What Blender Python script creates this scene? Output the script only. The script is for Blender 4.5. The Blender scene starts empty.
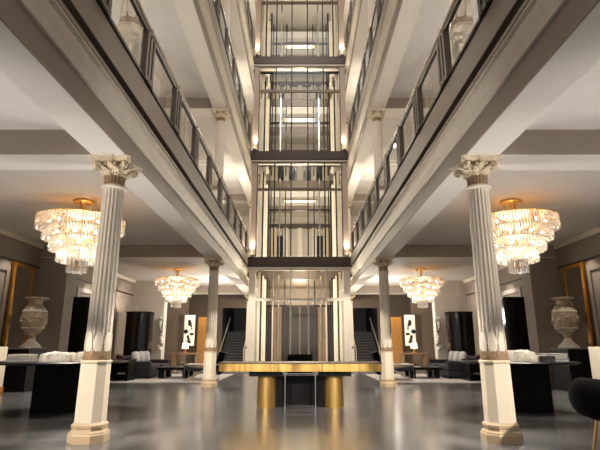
import bpy, bmesh, math, random
from mathutils import Vector, Matrix
random.seed(7)
PI = math.pi
sc = bpy.context.scene
COL = sc.collection
LV = 5.30            # storey height
EYE = 1.25

# ------------------------------------------------------------------ materials
def lin(c):
    c = c / 255.0
    return c / 12.92 if c <= 0.04045 else ((c + 0.055) / 1.055) ** 2.4

def mat(name, rgb, rough=0.5, metal=0.0, var=0.0, scale=3.0, bump=0.0, bscale=40.0, spec=0.5, emit=0.0, ecol=None, stretch=None):
    m = bpy.data.materials.new(name); m.use_nodes = True
    nt = m.node_tree; b = nt.nodes['Principled BSDF']
    col = (lin(rgb[0]), lin(rgb[1]), lin(rgb[2]), 1)
    b.inputs['Base Color'].default_value = col
    b.inputs['Roughness'].default_value = rough
    b.inputs['Metallic'].default_value = metal
    b.inputs['Specular IOR Level'].default_value = spec
    if emit:
        b.inputs['Emission Strength'].default_value = emit
        e = ecol or rgb
        b.inputs['Emission Color'].default_value = (lin(e[0]), lin(e[1]), lin(e[2]), 1)
    if var or bump:
        tc = nt.nodes.new('ShaderNodeTexCoord'); mp = nt.nodes.new('ShaderNodeMapping')
        if stretch: mp.inputs['Scale'].default_value = stretch
        nt.links.new(tc.outputs['Object'], mp.inputs['Vector'])
    if var:
        n = nt.nodes.new('ShaderNodeTexNoise'); n.inputs['Scale'].default_value = scale; n.inputs['Detail'].default_value = 6
        nt.links.new(mp.outputs[0], n.inputs['Vector'])
        r = nt.nodes.new('ShaderNodeValToRGB')
        lo = tuple(max(0, x * (1 - var)) for x in col[:3]) + (1,); hi = tuple(min(1, x * (1 + var)) for x in col[:3]) + (1,)
        r.color_ramp.elements[0].position = 0.3; r.color_ramp.elements[0].color = lo
        r.color_ramp.elements[1].position = 0.7; r.color_ramp.elements[1].color = hi
        nt.links.new(n.outputs['Fac'], r.inputs['Fac']); nt.links.new(r.outputs['Color'], b.inputs['Base Color'])
    if bump:
        n2 = nt.nodes.new('ShaderNodeTexNoise'); n2.inputs['Scale'].default_value = bscale; n2.inputs['Detail'].default_value = 4
        nt.links.new(mp.outputs[0], n2.inputs['Vector'])
        bp = nt.nodes.new('ShaderNodeBump'); bp.inputs['Strength'].default_value = bump; bp.inputs['Distance'].default_value = 0.02
        nt.links.new(n2.outputs['Fac'], bp.inputs['Height']); nt.links.new(bp.outputs['Normal'], b.inputs['Normal'])
    return m

def glass_mat(name, tint, fres=1.5, rough=0.0, base=0.0):
    m = bpy.data.materials.new(name); m.use_nodes = True
    nt = m.node_tree; nt.nodes.clear()
    out = nt.nodes.new('ShaderNodeOutputMaterial'); mix = nt.nodes.new('ShaderNodeMixShader')
    t = nt.nodes.new('ShaderNodeBsdfTransparent'); g = nt.nodes.new('ShaderNodeBsdfGlossy')
    t.inputs['Color'].default_value = (*tint, 1); g.inputs['Roughness'].default_value = rough
    f = nt.nodes.new('ShaderNodeFresnel'); f.inputs['IOR'].default_value = fres
    ge = nt.nodes.new('ShaderNodeNewGeometry'); sb = nt.nodes.new('ShaderNodeMath'); sb.operation = 'SUBTRACT'; sb.use_clamp = True
    nt.links.new(f.outputs[0], sb.inputs[0]); nt.links.new(ge.outputs['Backfacing'], sb.inputs[1])
    nt.links.new(sb.outputs[0], mix.inputs[0]); nt.links.new(t.outputs[0], mix.inputs[1]); nt.links.new(g.outputs[0], mix.inputs[2])
    nt.links.new(mix.outputs[0], out.inputs[0])
    return m

def crystal_mat(name):
    m = bpy.data.materials.new(name); m.use_nodes = True
    nt = m.node_tree; nt.nodes.clear()
    out = nt.nodes.new('ShaderNodeOutputMaterial')
    t = nt.nodes.new('ShaderNodeBsdfTransparent'); t.inputs['Color'].default_value = (1.0, 0.98, 0.95, 1)
    g = nt.nodes.new('ShaderNodeBsdfGlossy'); g.inputs['Roughness'].default_value = 0.12
    tr = nt.nodes.new('ShaderNodeBsdfTranslucent'); tr.inputs['Color'].default_value = (1.0, 0.98, 0.95, 1)
    m1 = nt.nodes.new('ShaderNodeMixShader'); m1.inputs[0].default_value = 0.45
    m2 = nt.nodes.new('ShaderNodeMixShader'); m2.inputs[0].default_value = 0.22
    nt.links.new(t.outputs[0], m1.inputs[1]); nt.links.new(tr.outputs[0], m1.inputs[2])
    nt.links.new(m1.outputs[0], m2.inputs[1]); nt.links.new(g.outputs[0], m2.inputs[2])
    nt.links.new(m2.outputs[0], out.inputs[0])
    return m

def floor_mat():
    m = mat('polished_concrete', (104, 98, 93), 0.22, 0, 0, spec=0.55)
    nt = m.node_tree; b = nt.nodes['Principled BSDF']
    tc = nt.nodes.new('ShaderNodeTexCoord')
    n = nt.nodes.new('ShaderNodeTexNoise'); n.inputs['Scale'].default_value = 0.8; n.inputs['Detail'].default_value = 6; n.inputs['Roughness'].default_value = 0.58
    nt.links.new(tc.outputs['Object'], n.inputs['Vector'])
    r = nt.nodes.new('ShaderNodeValToRGB')
    r.color_ramp.elements[0].position = 0.2; r.color_ramp.elements[0].color = (0.035, 0.034, 0.033, 1)
    r.color_ramp.elements[1].position = 0.8; r.color_ramp.elements[1].color = (0.2, 0.195, 0.19, 1)
    nt.links.new(n.outputs['Fac'], r.inputs['Fac']); nt.links.new(r.outputs['Color'], b.inputs['Base Color'])
    return m

M = {}
M['floor'] = floor_mat()
M['cream'] = mat('cream_stone_paint', (214, 203, 186), 0.45, var=0.05, scale=5)
M['capital'] = mat('cream_gilt_capital', (212, 196, 168), 0.4, var=0.12, scale=14)
M['giltshade'] = mat('tan_gilt_crevice_shade', (138, 113, 84), 0.42, var=0.15, scale=14)  # tan gilt, deepened in colour so capital crevices read as shaded
M['plinthtan'] = mat('tan_stone_plinth', (188, 166, 134), 0.35, var=0.06)
M['pedestal'] = mat('ivory_pedestal', (226, 213, 190), 0.4, var=0.03)
M['ceil'] = mat('pale_ceiling_plaster', (206, 200, 192), 0.8, var=0.03)
M['soffit'] = mat('pale_beam_soffit', (216, 209, 198), 0.7)
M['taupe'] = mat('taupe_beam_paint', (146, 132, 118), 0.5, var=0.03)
M['wall'] = mat('taupe_wall_paint', (134, 122, 109), 0.7, var=0.04)
M['wallpale'] = mat('pale_upper_wall', (196, 188, 178), 0.8, var=0.03)
M['backwall'] = mat('brown_back_wall', (112, 98, 84), 0.6, var=0.05)
M['brown'] = mat('brown_panel', (138, 110, 80), 0.5, var=0.08, stretch=(1, 1, 0.2))
M['bronze'] = mat('dark_bronze', (104, 90, 76), 0.38, 0.35, var=0.06)
M['channel'] = mat('taupe_bronze_channel', (118, 104, 90), 0.42, 0.15, var=0.05)
M['posttaupe'] = mat('rose_taupe_post', (178, 158, 140), 0.4)
M['bronzedark'] = mat('deep_bronze', (40, 33, 28), 0.4, 0.4)
M['chrome'] = mat('polished_nickel', (214, 208, 200), 0.16, 1.0)
M['nickel'] = mat('satin_nickel', (214, 206, 194), 0.45, 0.8)
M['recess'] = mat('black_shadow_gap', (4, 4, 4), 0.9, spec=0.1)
M['gold'] = mat('streak_sheen_brass', (226, 182, 108), 0.36, 0.85, var=0.38, scale=2.2, stretch=(4, 4, 0.35))  # streaked tone in the colour stands in for highlights and reflections
M['goldframe'] = mat('gilt_frame', (176, 122, 52), 0.34, 0.85, var=0.1)
M['black'] = mat('black_lacquer', (9, 8, 8), 0.3, spec=0.25)
M['blackmatt'] = mat('black_timber', (11, 10, 9), 0.5, bump=0.1, spec=0.18)
M['band'] = mat('brown_bronze_band', (74, 61, 51), 0.42, 0.2, var=0.06)
M['velvet'] = mat('black_velvet', (8, 8, 9), 0.9, bump=0.2, bscale=90, spec=0.15)
M['ebony'] = mat('glossy_ebony', (26, 20, 17), 0.14, var=0.4, scale=3, stretch=(4, 4, 0.35))
M['sofa'] = mat('charcoal_weave', (50, 48, 52), 0.9, bump=0.3, bscale=150)
M['cushion'] = mat('grey_cushion', (186, 181, 180), 0.9, bump=0.2, bscale=120)
M['rug'] = mat('pale_rug_pile', (188, 183, 178), 0.95, bump=0.5, bscale=120, var=0.06)
M['mirror'] = mat('mirror_glass', (215, 210, 200), 0.03, 1.0)
M['urn'] = mat('aged_plaster', (176, 160, 136), 0.6, var=0.32, scale=9, bump=0.6, bscale=30)
M['white'] = mat('white_stone', (232, 228, 218), 0.6, var=0.06, scale=8)
M['coral'] = mat('mottled_white_coral', (222, 212, 196), 0.75, var=0.25, scale=16, bump=1.0, bscale=26)
M['paper'] = mat('grey_book_cloth', (182, 178, 176), 0.7)
M['paper2'] = mat('dark_book_cloth', (84, 80, 80), 0.7)
M['goldpanel'] = mat('ochre_wall_panel', (190, 138, 72), 0.4, 0.2, var=0.06)
M['art'] = mat('white_art_ground', (232, 226, 214), 0.6)
M['ink'] = mat('black_art_paint', (24, 22, 22), 0.5)
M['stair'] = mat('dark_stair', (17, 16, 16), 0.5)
M['nosing'] = mat('stair_nosing', (96, 92, 92), 0.35, 0.5)
M['glass'] = glass_mat('clear_glass', (0.96, 0.965, 0.95), 1.35)
M['railglass'] = glass_mat('railing_glass', (0.97, 0.975, 0.965), 1.4)
M['crystal'] = crystal_mat('chandelier_crystal')
M['bulb'] = mat('warm_bulb', (255, 226, 180), 0.4, emit=9, ecol=(255, 240, 214))
M['shade'] = mat('lit_lamp_shade', (255, 236, 205), 0.6, emit=2.6, ecol=(255, 226, 180))
M['coffer'] = mat('lit_ceiling_panel', (255, 240, 215), 0.6, emit=1.2, ecol=(255, 232, 196))
M['lens'] = mat('lit_lens', (255, 240, 220), 0.4, emit=25, ecol=(255, 232, 200))
M['red'] = mat('dark_red_lacquer', (92, 30, 24), 0.4)

# ------------------------------------------------------------------ mesh builder
class MB:
    def __init__(s): s.v = []; s.f = []
    def add(s, vs, fs):
        o = len(s.v); s.v += [tuple(v) for v in vs]; s.f += [tuple(i + o for i in f) for f in fs]
    def box(s, x0, x1, y0, y1, z0, z1):
        x0, x1 = min(x0, x1), max(x0, x1); y0, y1 = min(y0, y1), max(y0, y1)
        s.add([(x0,y0,z0),(x1,y0,z0),(x1,y1,z0),(x0,y1,z0),(x0,y0,z1),(x1,y0,z1),(x1,y1,z1),(x0,y1,z1)],
              [(0,3,2,1),(4,5,6,7),(0,1,5,4),(1,2,6,5),(2,3,7,6),(3,0,4,7)])
        return s
    def prism(s, pts, axis, a, b):
        """pts: 2-D outline; axis 'y': pts are (x,z) run from y=a to b; 'z': (x,y) ; 'x': (y,z)"""
        n = len(pts)
        def P(p, t):
            return {'y': (p[0], t, p[1]), 'z': (p[0], p[1], t), 'x': (t, p[0], p[1])}[axis]
        vs = [P(p, a) for p in pts] + [P(p, b) for p in pts]
        fs = [(i, (i+1) % n, (i+1) % n + n, i + n) for i in range(n)] + [tuple(range(n))[::-1], tuple(range(n, 2*n))]
        s.add(vs, fs); return s
    def lathe(s, prof, n=32, c=(0,0), rf=None, cap=True):
        vs = []; fs = []
        for (r, z) in prof:
            for i in range(n):
                a = 2*PI*i/n; rr = rf(r, z, a) if rf else r
                vs.append((c[0] + rr*math.cos(a), c[1] + rr*math.sin(a), z))
        m = len(prof)
        for j in range(m-1):
            for i in range(n):
                k = (i+1) % n
                fs.append((j*n+i, j*n+k, (j+1)*n+k, (j+1)*n+i))
        if cap: fs += [tuple(range(n))[::-1], tuple((m-1)*n + i for i in range(n))]
        s.add(vs, fs); return s
    def tube(s, pts, r, n=8, closed=False):
        pts = [Vector(p) for p in pts]; N = len(pts); vs = []; fs = []
        up0 = None
        for i, p in enumerate(pts):
            if closed: d = pts[(i+1) % N] - pts[i-1]
            else: d = pts[min(i+1, N-1)] - pts[max(i-1, 0)]
            d.normalize()
            if up0 is None:
                ref = Vector((0,0,1)) if abs(d.z) < 0.9 else Vector((1,0,0))
                u = (ref - d*ref.dot(d)).normalized()
            else: u = (up0 - d*up0.dot(d)).normalized()
            up0 = u; w = d.cross(u)
            rr = r[i] if isinstance(r, (list, tuple)) else r
            for k in range(n):
                a = 2*PI*k/n; vs.append(p + u*(rr*math.cos(a)) + w*(rr*math.sin(a)))
        for i in range(N if closed else N-1):
            j = (i+1) % N
            for k in range(n): fs.append((i*n+k, i*n+(k+1) % n, j*n+(k+1) % n, j*n+k))
        if not closed: fs += [tuple(range(n))[::-1], tuple((N-1)*n+k for k in range(n))]
        s.add(vs, fs); return s
    def sphere(s, c, r, n=12, m=8, sq=(1,1,1)):
        vs = [(c[0], c[1], c[2]-r*sq[2])]; fs = []
        for j in range(1, m):
            t = PI*j/m
            for i in range(n):
                a = 2*PI*i/n
                vs.append((c[0]+sq[0]*r*math.sin(t)*math.cos(a), c[1]+sq[1]*r*math.sin(t)*math.sin(a), c[2]-sq[2]*r*math.cos(t)))
        vs.append((c[0], c[1], c[2]+r*sq[2])); L = len(vs)-1
        for i in range(n): fs.append((0, 1+(i+1) % n, 1+i)); fs.append((L, L-n+i, L-n+(i+1) % n))
        for j in range(m-2):
            for i in range(n): k = (i+1) % n; fs.append((1+j*n+i, 1+j*n+k, 1+(j+1)*n+k, 1+(j+1)*n+i))
        s.add(vs, fs); return s
    def build(s, name, m, parent=None, smooth=None, bevel=0, solid=0, sub=0):
        me = bpy.data.meshes.new(name); me.from_pydata(s.v, [], s.f); me.update()
        bm = bmesh.new(); bm.from_mesh(me); bmesh.ops.recalc_face_normals(bm, faces=bm.faces); bm.to_mesh(me); bm.free()
        me.materials.append(M[m])
        if smooth is not None:
            for p in me.polygons: p.use_smooth = True
            me.set_sharp_from_angle(angle=math.radians(smooth))
        o = bpy.data.objects.new(name, me); COL.objects.link(o)
        if parent: o.parent = parent
        if solid:
            md = o.modifiers.new('solid', 'SOLIDIFY'); md.thickness = solid; md.offset = 0
        if bevel:
            md = o.modifiers.new('bevel', 'BEVEL'); md.width = bevel; md.segments = 3; md.limit_method = 'ANGLE'
        if sub:
            md = o.modifiers.new('sub', 'SUBSURF'); md.levels = sub; md.render_levels = sub
        return o

def B(*a): return MB().box(*a)
def tag(o, label, cat, group=None, kind=None):
    o['label'] = label; o['category'] = cat
    if group: o['group'] = group
    if kind: o['kind'] = kind
    return o
def thing(name, label, cat, loc=(0,0,0), rz=0, group=None, kind='thing'):
    o = bpy.data.objects.new(name, None); COL.objects.link(o); o.location = loc; o.rotation_euler = (0,0,rz)
    o.empty_display_size = 0.1
    return tag(o, label, cat, group, kind)
def struct(o, label=None, cat=None):
    o['kind'] = 'structure'
    if label: o['label'] = label; o['category'] = cat or 'architecture'
    return o
def copy_tree(o, parent=None):
    c = o.copy(); COL.objects.link(c)
    if parent: c.parent = parent
    for ch in list(o.children): copy_tree(ch, c)
    return c
def side(s): return 'left' if s < 0 else 'right'

# ------------------------------------------------------------------ setting
Y0, Y1 = -3.0, 31.0
WX = 8.35
YS = 21.9           # front plane of the glass tower
struct(B(-9, 9, Y0, 37, -0.1, 0).build('floor', 'floor'), 'dark polished mottled concrete lobby floor', 'floor')
ORD = ['ground', 'first', 'second', 'third']
CY = [6.865, 15.42, 26.5]
def mirror_pts(pts, s): return [(s*x, z) for x, z in pts]
for k in range(4):
    z0 = k*LV
    for s in (-1, 1):
        sd = side(s); fl = ORD[k]
        # ceiling slab = floor of the gallery above
        struct(B(s*2.930, s*WX, Y0, Y1, z0+4.40, z0+5.26).build('ceiling_%s' % sd, 'ceil'), 'pale plaster %s-side ceiling over the %s storey' % (sd, fl), 'ceiling')
        beam = MB().prism(mirror_pts([(2.530,3.98),(3.020,3.98),(3.020,4.46),(2.530,4.46)], s), 'y', Y0, Y1)
        struct(beam.build('ceiling_beam', 'soffit'), 'pale long beam over the %s columns of the %s storey' % (sd, fl), 'beam')
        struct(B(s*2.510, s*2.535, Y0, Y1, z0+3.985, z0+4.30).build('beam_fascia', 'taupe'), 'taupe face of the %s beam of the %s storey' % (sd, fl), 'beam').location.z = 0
        COL.objects[-2].location.z = z0
        cor = MB().prism(mirror_pts([(2.535,4.29),(2.470,4.29),(2.450,4.32),(2.450,4.36),(2.420,4.40),(2.385,4.47),(2.380,4.505),(2.365,4.505),(2.365,4.52),(2.340,4.52),(2.340,4.55),(2.490,4.55),(2.930,4.55),(2.930,4.45),(2.535,4.45)], s), 'y', Y0, YS-0.02)
        o = cor.build('cornice', 'cream', smooth=40); o.location.z = z0
        struct(o, 'cream stepped cornice under the %s gallery above the %s storey' % (sd, fl), 'cornice')
        struct(B(s*2.330, s*2.830, Y0, YS-0.02, z0+4.55, z0+4.61).build('cornice_cap', 'channel'), 'taupe cap strip over the %s cornice above the %s storey' % (sd, fl), 'cornice')
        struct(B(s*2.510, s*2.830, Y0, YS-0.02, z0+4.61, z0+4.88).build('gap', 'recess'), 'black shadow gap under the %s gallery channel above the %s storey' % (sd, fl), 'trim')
        struct(B(s*2.390, s*2.930, Y0, YS-0.02, z0+4.83, z0+5.27).build('gallery_channel', 'channel', bevel=0.008), 'bronze gallery edge channel on the %s above the %s storey' % (sd, fl), 'balcony edge')
        struct(B(s*2.450, s*WX, Y0, Y1, z0+5.255, z0+5.30).build('gallery_floor', 'ceil'), 'pale gallery floor on the %s above the %s storey' % (sd, fl), 'floor')
        for i, cy in enumerate(CY):
            nm = ['nearest', 'middle', 'farthest'][i]
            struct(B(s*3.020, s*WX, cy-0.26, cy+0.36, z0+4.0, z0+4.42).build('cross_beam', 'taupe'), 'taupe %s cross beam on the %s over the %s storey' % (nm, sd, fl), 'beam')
            struct(B(s*3.020, s*WX, cy-0.255, cy+0.355, z0+3.98, z0+4.0).build('beam_soffit', 'soffit'), 'pale underside of the %s %s cross beam, %s storey' % (nm, sd, fl), 'beam')
        struct(B(s*WX, s*(WX+0.2), Y0, Y1, z0, z0+LV).build('wall_%s' % sd, 'wall' if k == 0 else 'wallpale'), ('taupe' if k == 0 else 'pale') + ' %s-side wall of the %s storey' % (sd, fl), 'wall')
        if k == 0:
            struct(B(s*(WX-0.06), s*WX, Y0, Y1, 4.26, 4.40).build('trim_cornice', 'cream'), 'cream cornice along the %s lobby wall' % sd, 'trim')
            struct(B(s*(WX-0.03), s*WX, Y0, Y1, 3.62, 3.67).build('trim_rail', 'bronzedark'), 'dark picture rail along the %s lobby wall' % sd, 'trim')
            struct(B(s*(WX-0.03), s*WX, Y0, Y1, 0, 0.22).build('baseboard_%s' % sd, 'wall'), 'taupe baseboard along the %s lobby wall' % sd, 'baseboard')
struct(B(-9, 9, Y0, Y1, 4*LV, 4*LV+0.2).build('ceiling_atrium', 'ceil'), 'pale roof ceiling high over the atrium', 'ceiling')

# wall piers on the lobby side walls
for s in (-1, 1):
    sd = side(s)
    struct(B(s*7.42, s*WX, 15.15, 15.75, 0, 3.98).build('wall_pier', 'wall'), 'taupe wall pier behind the urn plinth on the %s' % sd, 'pier')
    struct(B(s*6.75, s*WX, 24.0, 24.5, 0, 4.45).build('wall_pier', 'wallpale'), 'pale grey wall pier beyond the tall cabinet on the %s' % sd, 'pier')
    struct(B(s*6.25, s*7.4, 26.9, 27.1, 0, 3.98).build('wall_pier', 'backwall'), 'brown panelled pier beside the lit art niche on the %s' % sd, 'pier')
    # panelled door in the side wall between the cabinets
    d = B(s*(WX-0.05), s*WX, 17.9, 18.05, 0, 3.2).box(s*(WX-0.05), s*WX, 19.45, 19.6, 0, 3.2).box(s*(WX-0.05), s*WX, 17.9, 19.6, 3.2, 3.36)
    struct(d.build('door_frame', 'wallpale'), 'pale door surround in the %s wall between two black cabinets' % sd, 'door')
    struct(B(s*(WX-0.02), s*WX, 18.05, 19.45, 0.02, 3.2).build('door_%d' % (1 if s < 0 else 2), 'wall'), 'taupe door in the %s wall' % sd, 'door')
    # near wall door with pale surround at the picture edge
    d = B(s*(WX-0.05), s*WX, 11.55, 11.75, 0, 3.3).box(s*(WX-0.05), s*WX, 13.45, 13.6, 0, 3.3).box(s*(WX-0.05), s*WX, 11.55, 13.6, 3.3, 3.45)
    struct(d.build('door_frame', 'wall'), 'taupe door surround in the %s wall beside the gilt mirror' % sd, 'door')

# back wall, per storey
for k in range(4):
    z0 = k*LV; fl = ORD[k]
    if k == 0:
        w = MB()
        for s in (-1, 1):
            w.box(s*5.0, s*8.6, Y1, Y1+0.2, 0, LV); w.box(s*3.3, s*5.0, Y1, Y1+0.2, 3.55, LV)
        w.box(-3.3, 3.3, Y1, Y1+0.2, 0, LV)
        struct(w.build('wall_back', 'backwall'), 'brown back wall of the lobby with two stair openings', 'wall')
    else:
        struct(B(-8.6, 8.6, Y1, Y1+0.2, z0, z0+LV).build('wall_back', 'wallpale'), 'pale back wall behind the glass tower, %s storey' % fl, 'wall')
        struct(B(-3.0, 3.0, 26.4, Y1, z0-0.5, z0).build('gallery_floor', 'bronze'), 'bronze edged bridge floor behind the tower, %s storey' % fl, 'floor')
        struct(B(-3.0, 3.0, 26.4, Y1, z0+4.3, z0+4.75).build('ceiling_back', 'soffit'), 'pale ceiling behind the tower, %s storey' % fl, 'ceiling')

# ------------------------------------------------------------------ columns
def octo(h, c):
    return [(-c,-h),(c,-h),(h,-c),(h,c),(c,h),(-c,h),(-h,c),(-h,-c)]
def octa_loft(mb, prof, frac=0.48):
    vs = []; fs = []
    for (h, z) in prof:
        vs += [(x, y, z) for x, y in octo(h, h*frac)]
    for j in range(len(prof)-1):
        for i in range(8): fs.append((j*8+i, j*8+(i+1) % 8, (j+1)*8+(i+1) % 8, (j+1)*8+i))
    fs += [tuple(range(8))[::-1], tuple((len(prof)-1)*8+i for i in range(8))]
    mb.add(vs, fs); return mb
def leaf(mb, ang, r0, z0, h, w, curl, lobes=3.0):
    nu, nv = 6, 9; vs = []; fs = []
    for j in range(nv+1):
        t = j/nv
        r = r0 + 0.012 + curl*max(0, t-0.25)**2*1.5
        z = z0 + h*(t - 0.55*max(0, t-0.72)**2*6)
        if t > 0.9: r += 0.01
        ww = w*(0.75 + 0.35*math.sin(PI*t))*(1 - 0.75*max(0, t-0.7)/0.3) * (1 + 0.16*abs(math.sin(lobes*PI*t)))
        for i in range(nu+1):
            u = i/nu*2 - 1
            x = u*ww/2; rr = r - 0.022*u*u + 0.008*math.cos(u*3*PI)
            vs.append((rr*math.cos(ang) - x*math.sin(ang), rr*math.sin(ang) + x*math.cos(ang), z))
    for j in range(nv):
        for i in range(nu):
            a = j*(nu+1)+i; fs.append((a, a+1, a+nu+2, a+nu+1))
    mb.add(vs, fs)
def spiral(cx, cz, r, turns, n=26, start=PI/2, sgn=1):
    out = []
    for i in range(n+1):
        t = i/n; rr = r*(1-0.85*t); a = start + sgn*2*PI*turns*t
        out.append((cx + rr*math.cos(a), cz + rr*math.sin(a)))
    return out

def make_column():
    t = thing('corinthian_column', 'x', 'column', kind='thing')
    octa_loft(MB(), [(0.24,0),(0.24,0.10),(0.232,0.112),(0.23,0.13),(0.207,0.145),(0.20,0.175),(0.212,0.188),(0.212,0.22),(0.192,0.237),(0.182,0.25)]).build('plinth', 'plinthtan', t)
    octa_loft(MB(), [(0.182,0.25),(0.176,1.005)]).build('pedestal', 'pedestal', t)
    octa_loft(MB(), [(0.184,1.005),(0.188,1.015),(0.188,1.035),(0.180,1.045)]).build('pedestal_cap', 'capital', t)
    tl = MB()
    for i in range(8):
        a = 2*PI*i/8 + PI/8; q = MB().sphere((0,0,0), 1, 12, 10); R = Matrix.Rotation(a, 3, 'Z')
        tl.add([tuple(R @ Vector((0.1665 + 0.010*x, 0.060*y, (0.19 if z_ > 0 else 0.12)*z_)) + Vector((0,0,1.235))) for x, y, z_ in q.v], q.f)
    tl.build('tongue_leaves', 'cream', t, smooth=60)
    # flared foot with scalloped tongues
    NF = 18
    def tongues(r, z, a):
        k = max(0, min(1, (z-1.06)/0.14))
        return r + 0.010*max(0, math.cos(a*8))*math.sin(PI*k)
    MB().lathe([(0.182,1.045),(0.182,1.06),(0.181,1.09),(0.179,1.12),(0.175,1.16),(0.171,1.2),(0.168,1.26)], 96, rf=tongues).build('shaft_foot', 'giltshade', t, smooth=40)
    def flute(r, z, a):
        k = 1.0
        if z < 1.33: k = max(0, (z-1.255)/0.075)
        if z > 3.46: k = max(0, (3.52-z)/0.06)
        c = math.cos(a*NF)
        return r*(1 - 0.15*k*max(0, (c+0.45)/1.45)**0.6)
    prof = [(0.166,1.255),(0.166,1.27),(0.167,1.30),(0.168,1.33)] + [(0.168-0.016*(i/6)**1.3, 1.33+2.13*i/6) for i in range(1, 7)] + [(0.152,3.49),(0.152,3.525)]
    MB().lathe(prof, NF*8, rf=flute).build('shaft', 'cream', t, smooth=50)
    ring = [(0.15,3.52),(0.168,3.525),(0.182,3.54),(0.184,3.553),(0.178,3.57),(0.160,3.58)]
    MB().lathe(ring, 40).build('necking_ring', 'cream', t, smooth=50)
    def neckf(r, z, a): return r*(1 - 0.07*max(0, math.cos(a*NF)))
    MB().lathe([(0.146,3.575),(0.148,3.62),(0.152,3.68),(0.160,3.715)], NF*6, rf=neckf).build('neck', 'giltshade', t, smooth=50)
    cap = MB().lathe([(0.152,3.71),(0.165,3.725),(0.158,3.74),(0.165,3.80),(0.19,3.87),(0.235,3.92)], 32).build('capital', 'giltshade', t, smooth=50)
    lv = MB()
    for i in range(8): leaf(lv, i*PI/4 + PI/8, 0.158, 3.715, 0.125, 0.088, 0.16)
    for i in range(8): leaf(lv, i*PI/4, 0.162, 3.74, 0.175, 0.085, 0.20)
    lv.build('acanthus_leaves', 'capital', cap, smooth=60, solid=0.014)
    # abacus with hollowed sides
    pts = []
    for q in range(4):
        a0 = Vector((0.315, -0.285)); a1 = Vector((0.315, 0.285))
        R = Matrix.Rotation(q*PI/2, 2)
        for i in range(9):
            u = i/8; x = 0.315 - 0.075*math.sin(PI*u); y = -0.285 + 0.57*u
            pts.append(tuple(R @ Vector((x, y))))
    ab = MB()
    n = len(pts); vs = []; fs = []
    lay = [(0.92,3.915),(0.93,3.925),(0.95,3.938),(0.95,3.95),(1.0,3.96),(1.0,3.979)]
    for (sc_, z) in lay: vs += [(x*sc_, y*sc_, z) for x, y in pts]
    for j in range(len(lay)-1):
        for i in range(n): fs.append((j*n+i, j*n+(i+1) % n, (j+1)*n+(i+1) % n, (j+1)*n+i))
    fs += [tuple(range(n))[::-1], tuple((len(lay)-1)*n+i for i in range(n))]
    ab.add(vs, fs); ab.build('abacus', 'capital', cap, smooth=35)
    for q in range(4):
        a = PI/4 + q*PI/2; d = Vector((math.cos(a), math.sin(a), 0)); sd_ = Vector((-d.y, d.x, 0)); vm = MB()
        stem = [d*0.17 + Vector((0,0,3.78)), d*0.23 + Vector((0,0,3.85)), d*0.29 + Vector((0,0,3.90))]
        sp = spiral(0.30, 3.86, 0.058, 1.7)
        for off in (-0.022, 0.022):
            vm.tube([p + sd_*off*0.6 for p in stem] + [d*x + Vector((0,0,z)) + sd_*off for x, z in sp], [0.012]*3 + [0.017]*len(sp), 6)
        vm.sphere(tuple(d*0.302 + Vector((0,0,3.86))), 0.03, 8, 6)
        vm.build('volute', 'capital', cap, smooth=60)
    for q in range(4):
        a = q*PI/2; d = Vector((math.cos(a), math.sin(a), 0)); w = Vector((-d.y, d.x, 0)); fm = MB()
        c = d*0.232 + Vector((0,0,3.925))
        fm.sphere(tuple(c), 0.022, 8, 6)
        for p in range(6):
            b = 2*PI*p/6; fm.sphere(tuple(c + w*0.03*math.cos(b) + Vector((0,0,0.03*math.sin(b)))), 0.019, 8, 6)
        for sg in (-1, 1):
            fm.tube([tuple(d*0.17 + w*sg*0.02 + Vector((0,0,3.78))), tuple(d*0.205 + w*sg*0.05 + Vector((0,0,3.85))), tuple(d*0.235 + w*sg*0.075 + Vector((0,0,3.895)))] +
                    [tuple(d*0.235 + w*sg*(x) + Vector((0,0,z))) for x, z in spiral(0.075, 3.872, 0.024, 1.2, 12)], 0.010, 6)
        fm.build('fleuron', 'capital', cap, smooth=60)
    return t
proto = make_column(); first = True
CL = {
 0: ['tall fluted cream column on octagonal pedestal, in front of the %s round black table', 'fluted cream column on bright pedestal beside the %s lounge chair', 'far fluted cream column beside the %s staircase at the glass tower'],
 1: ['cream column behind the nearest %s first gallery railing', 'pale column with ornate capital standing on the %s first gallery', 'small far column on the %s first gallery next to the glass tower'],
 2: [None, 'pale column on the %s second gallery, high at the top of view', 'small far column on the %s second gallery next to the glass tower'],
 3: [None, None, 'tiny far column on the %s third gallery next to the glass tower']}
for k in range(4):
    for i, cy in enumerate(CY):
        if CL[k][i] is None: continue
        for s in (-1, 1):
            c = proto if first else copy_tree(proto); first = False
            c.location = (s*2.765, cy, k*LV)
            tag(c, CL[k][i] % side(s), 'column', 'corinthian columns', 'thing')

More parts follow.
